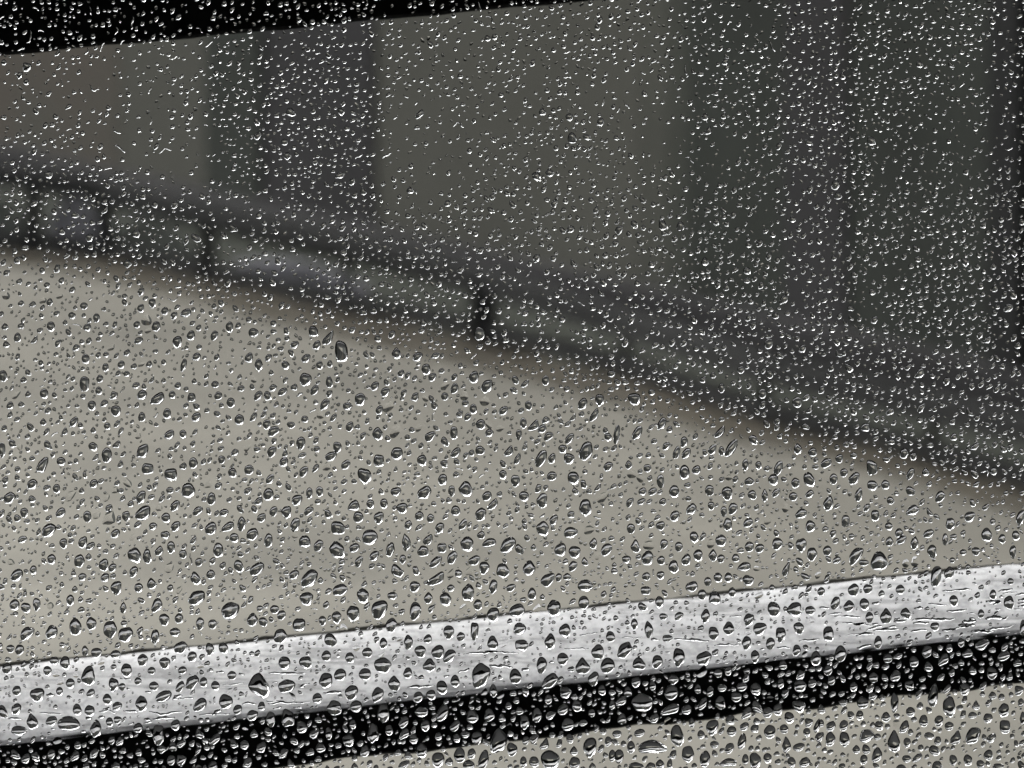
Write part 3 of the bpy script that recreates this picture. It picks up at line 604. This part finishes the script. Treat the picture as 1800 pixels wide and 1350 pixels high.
for a in range(46):
    u = rnd.uniform(1480, 1800) if a < 28 else rnd.uniform(0, 520); L = rnd.uniform(12, 50)
    v = s_top(u) + rnd.uniform(.35 if a < 28 else .5, .95) * (s_bot(u) - s_top(u))
    LINES.append((u, v, u + L, v - rnd.uniform(-3, 7), rnd.uniform(3, 8)))
for (u0, v0, u1, v1, wd) in LINES:          # keep the small drops off the pooled lines
    for j in range(int(u1 - u0) // 3 + 1):
        mark(u0 + 3 * j, v0 + (v1 - v0) * 3 * j / (u1 - u0), 2, 3)
small_V, small_T, off = [], [], 0
def add_small(V, T, u, v):
    global off
    small_V.append(place(V, u, v)); small_T.append(T + off); off += len(V)
for i, (u, v, W, H, lean, sh) in enumerate(rest):
    V, T = drop_mesh(W, H, lean, sh, 8, 20, 5000 + i, amp=0.07)
    add_small(V, T, u, v)

LIB = {}
def lib(kind, k):
    if (kind, k) not in LIB:
        g = random.Random(kind * 100 + k)
        sh = g.choice(['r', 'r', 'r', 'p', 't', 'b', 'n'])
        asp = g.uniform(.8, 1.3)
        nr, ns = ((7, 18), (5, 13), (4, 10), (4, 10), (4, 16))[kind]
        LIB[(kind, k)] = drop_mesh(1.0, asp, g.uniform(-5, 30), sh, nr, ns, 9000 + kind * 100 + k, amp=0.12, flat=g.uniform(*((55, 68), (56, 68), (57, 70), (24, 44), (6, 13))[kind]))
    return LIB[(kind, k)]

def scatter(n_, box, size, accept, pack=0.5, force=None):
    cnt = 0; tries = 0
    u0, u1, v0, v1 = box
    while cnt < n_ and tries < n_ * 12:
        tries += 1
        u, v = rnd.uniform(u0, u1), rnd.uniform(v0, v1)
        if rnd.random() > accept(u, v): continue
        sz = size()
        if not free(u, v, sz * pack, sz * pack): continue
        kind = 0 if sz > 13 else 1 if sz > 7.5 else 2
        if force is not None: kind = force
        elif kind == 2 and rnd.random() < (.8 if v > y_edge(u) else .35): kind = 3
        V, T = lib(kind, rnd.randrange(40))
        fx = rnd.choice((1, 1, 1, -1))
        Vs = V * sz
        if fx < 0:
            Vs = Vs * np.array([-1, 1, 1]); T = T[:, ::-1]
        add_small(Vs, T, u, v)
        mark(u, v, sz * .42, sz * .42)
        cnt += 1
    return cnt

def clump(u, v):
    n_ = math.sin(u * .013 + 1.7 * math.sin(v * .009)) + math.sin(v * .017 + 2.1 * math.sin(u * .007 + 1)) + .8 * math.sin(u * .041 + v * .033)
    return 0.62 + 0.38 * max(-1, min(1, n_ * .6))
def a_dark(u, v):
    return _a_dark(u, v) * clump(u, v)
def _a_dark(u, v):
    if v > y_edge(u) + 5: return 0
    if u < 365 and v < 300: return .42
    if 660 < u < 1215 and v < 430 + (u - 660) * .18: return .62
    if v < 440 and u < 365: return .75
    return 1.0
FB = (-120, 1920, -60, 1420)
def clampg(mu, sd, lo, hi):
    return lambda: max(lo, min(hi, rnd.gauss(mu, sd)))
# bottom beige, silver and black strip zones
scatter(260, (-60, 1860, 1080, 1400), clampg(15, 2.5, 11, 20), lambda u, v: 1.0 if v > s_bot(u) + 12 else 0)
scatter(900, (-60, 1860, 1080, 1400), clampg(9, 2, 6, 13), lambda u, v: 1.0 if v > s_bot(u) + 5 else 0)
scatter(500, (-60, 1860, 950, 1330), clampg(7.5, 2, 4.5, 12), lambda u, v: 1.0 if s_top(u) < v < s_bot(u) else 0)
# pale ground
scatter(900, (-60, 1860, 450, 1180), clampg(10, 1.8, 7.6, 14), lambda u, v: (.6 + .4 * min(1, (v - y_edge(u)) / 200)) if y_edge(u) < v < s_top(u) else 0)
scatter(1500, (-60, 1860, 450, 1180), clampg(6, 1.2, 3.5, 8.5), lambda u, v: clump(u, v) if y_edge(u) < v < s_top(u) else 0)
scatter(800, (-60, 1860, 450, 1400), clampg(4.4, .6, 3.4, 6), lambda u, v: 1.0 if y_edge(u) < v else 0, force=3)
scatter(900, (-60, 1860, 450, 1400), clampg(17, 4, 11, 28), lambda u, v: clump(u + 300, v) if y_edge(u) + 30 < v else 0, pack=.45, force=4)
# dark upper part: sizes grow downwards
scatter(1000, (-60, 1880, 330, 900), clampg(9.6, 1.5, 7.8, 13), lambda u, v: (.35 + .65 * u / 1800) if v < y_edge(u) else 0, pack=.5)
def dark_size(v, base):
    return base * (0.82 + 0.5 * max(0, v) / 800)
scatter(90, (-60, 1860, 0, 900), lambda: rnd.uniform(13, 17), lambda u, v: a_dark(u, v) * (max(0, v) / 800) ** 1.5, pack=.55)
scatter(1150, (-60, 1900, -40, 900), clampg(8.8, 1.1, 7.6, 11.5), lambda u, v: a_dark(u, v) * (.55 + .45 * max(0, v) / 700), pack=.62)
scatter(3400, (-60, 1900, -40, 900), clampg(6.6, 1.0, 4.4, 8.6), lambda u, v: a_dark(u, v), pack=.6)
scatter(3000, FB, clampg(4.2, .5, 3.2, 5), lambda u, v: a_dark(u, v) if v < y_edge(u) else .4, pack=.6)

# thin wriggling threads of water
def thread(pts, wd, seed, hfac=.62):
    g = random.Random(seed)
    m_ = 5
    V, T = [], []
    n_ = len(pts)
    for i, (x_, z_) in enumerate(pts):
        a = pts[max(0, i - 1)]; c = pts[min(n_ - 1, i + 1)]
        tx, tz = c[0] - a[0], c[1] - a[1]
        L = math.hypot(tx, tz) or 1
        nx_, nz_ = -tz / L, tx / L
        taper = math.sin(math.pi * (i + .35) / (n_ - .3)) ** .5
        ww = wd * .5 * taper * g.uniform(.5, 1.4)
        for j in range(m_):
            an = math.pi * j / (m_ - 1)
            V.append((x_ + nx_ * ww * math.cos(an), ww * hfac * 1.3 * math.sin(an), z_ + nz_ * ww * math.cos(an)))
        if i:
            a0 = m_ * (i - 1)
            for j in range(m_ - 1):
                T += [(a0 + j, a0 + j + 1, a0 + m_ + j + 1), (a0 + j, a0 + m_ + j + 1, a0 + m_ + j)]
            T += [(a0, a0 + m_, a0 + 2 * m_ - 1), (a0, a0 + 2 * m_ - 1, a0 + m_ - 1)]
    for st in (0, m_ * (n_ - 1)):
        for j in range(1, m_ - 1):
            T.append((st, st + j, st + j + 1) if st else (st, st + j + 1, st + j))
    return np.array(V, float), np.array(T, np.int32)[:, ::-1]
k = 0; tries = 0
while k < 620 and tries < 20000:
    tries += 1
    u, v = rnd.uniform(-40, 1840), rnd.uniform(-20, 1350)
    if v < y_edge(u) and rnd.random() > a_dark(u, v): continue
    if not free(u, v, 3, 3): continue
    ang = math.radians(rnd.choice([rnd.gauss(22, 18), rnd.uniform(-60, 100)]))
    nseg = rnd.randint(3, 8)
    x_, z_ = 0.0, 0.0
    pts = [(0.0, 0.0)]
    for q in range(nseg):
        ang += rnd.gauss(0, .6)
        st = rnd.uniform(2.5, 4.2)
        x_ += st * math.cos(ang); z_ += st * math.sin(ang)
        pts.append((x_, z_))
    if not all(free(u + a, v - c, 3.5, 3.5) for a, c in pts): continue
    V, T = thread(pts, rnd.uniform(2.0, 3.8), tries)
    add_small(V, T, u, v)
    for a, c in pts: mark(u + a, v - c, 3, 3)
    k += 1
V = np.concatenate(small_V); T = np.concatenate(small_T)
me = build("small_raindrops", V, T, M['water'])
o = link(bpy.data.objects.new("small_raindrops", me))
o['kind'] = "stuff"
o['label'] = "countless tiny raindrops and threads of water scattered over the whole pane"
o['category'] = "raindrops"
print("small tris", len(T))

# pooled water lines lying along the silver strip
small_V, small_T, off = [], [], 0
for q, (u0, v0, u1, v1, wd) in enumerate(LINES):
    n_ = max(6, int((u1 - u0) / 5))
    pts = []
    wz = 0
    for j in range(n_ + 1):
        s_ = j / n_
        wz = wz * .7 + rnd.gauss(0, .9)
        pts.append(((u1 - u0) * s_, -(v1 - v0) * s_ + wz))
    run = []
    for (px_, pz_) in pts + [(None, None)]:
        hit = px_ is None or any(((u0 + px_ - a[0]) / (a[2] * .56 + 1.5)) ** 2 + ((v0 - pz_ - a[1]) / (a[3] * .56 + 1.5)) ** 2 < 1 for a in drops)
        if not hit:
            run.append((px_, pz_))
        else:
            if len(run) >= 3:
                V, T = thread(run, wd * .8, 40000 + q, hfac=.4)
                add_small(V, T, u0, v0)
            run = []
V = np.concatenate(small_V); T = np.concatenate(small_T)
me = build("pooled_water", V, T, M['water'])
o = link(bpy.data.objects.new("pooled_water", me))
o['kind'] = "stuff"
o['label'] = "thin horizontal lines of pooled rainwater across the silver strip"
o['category'] = "water"
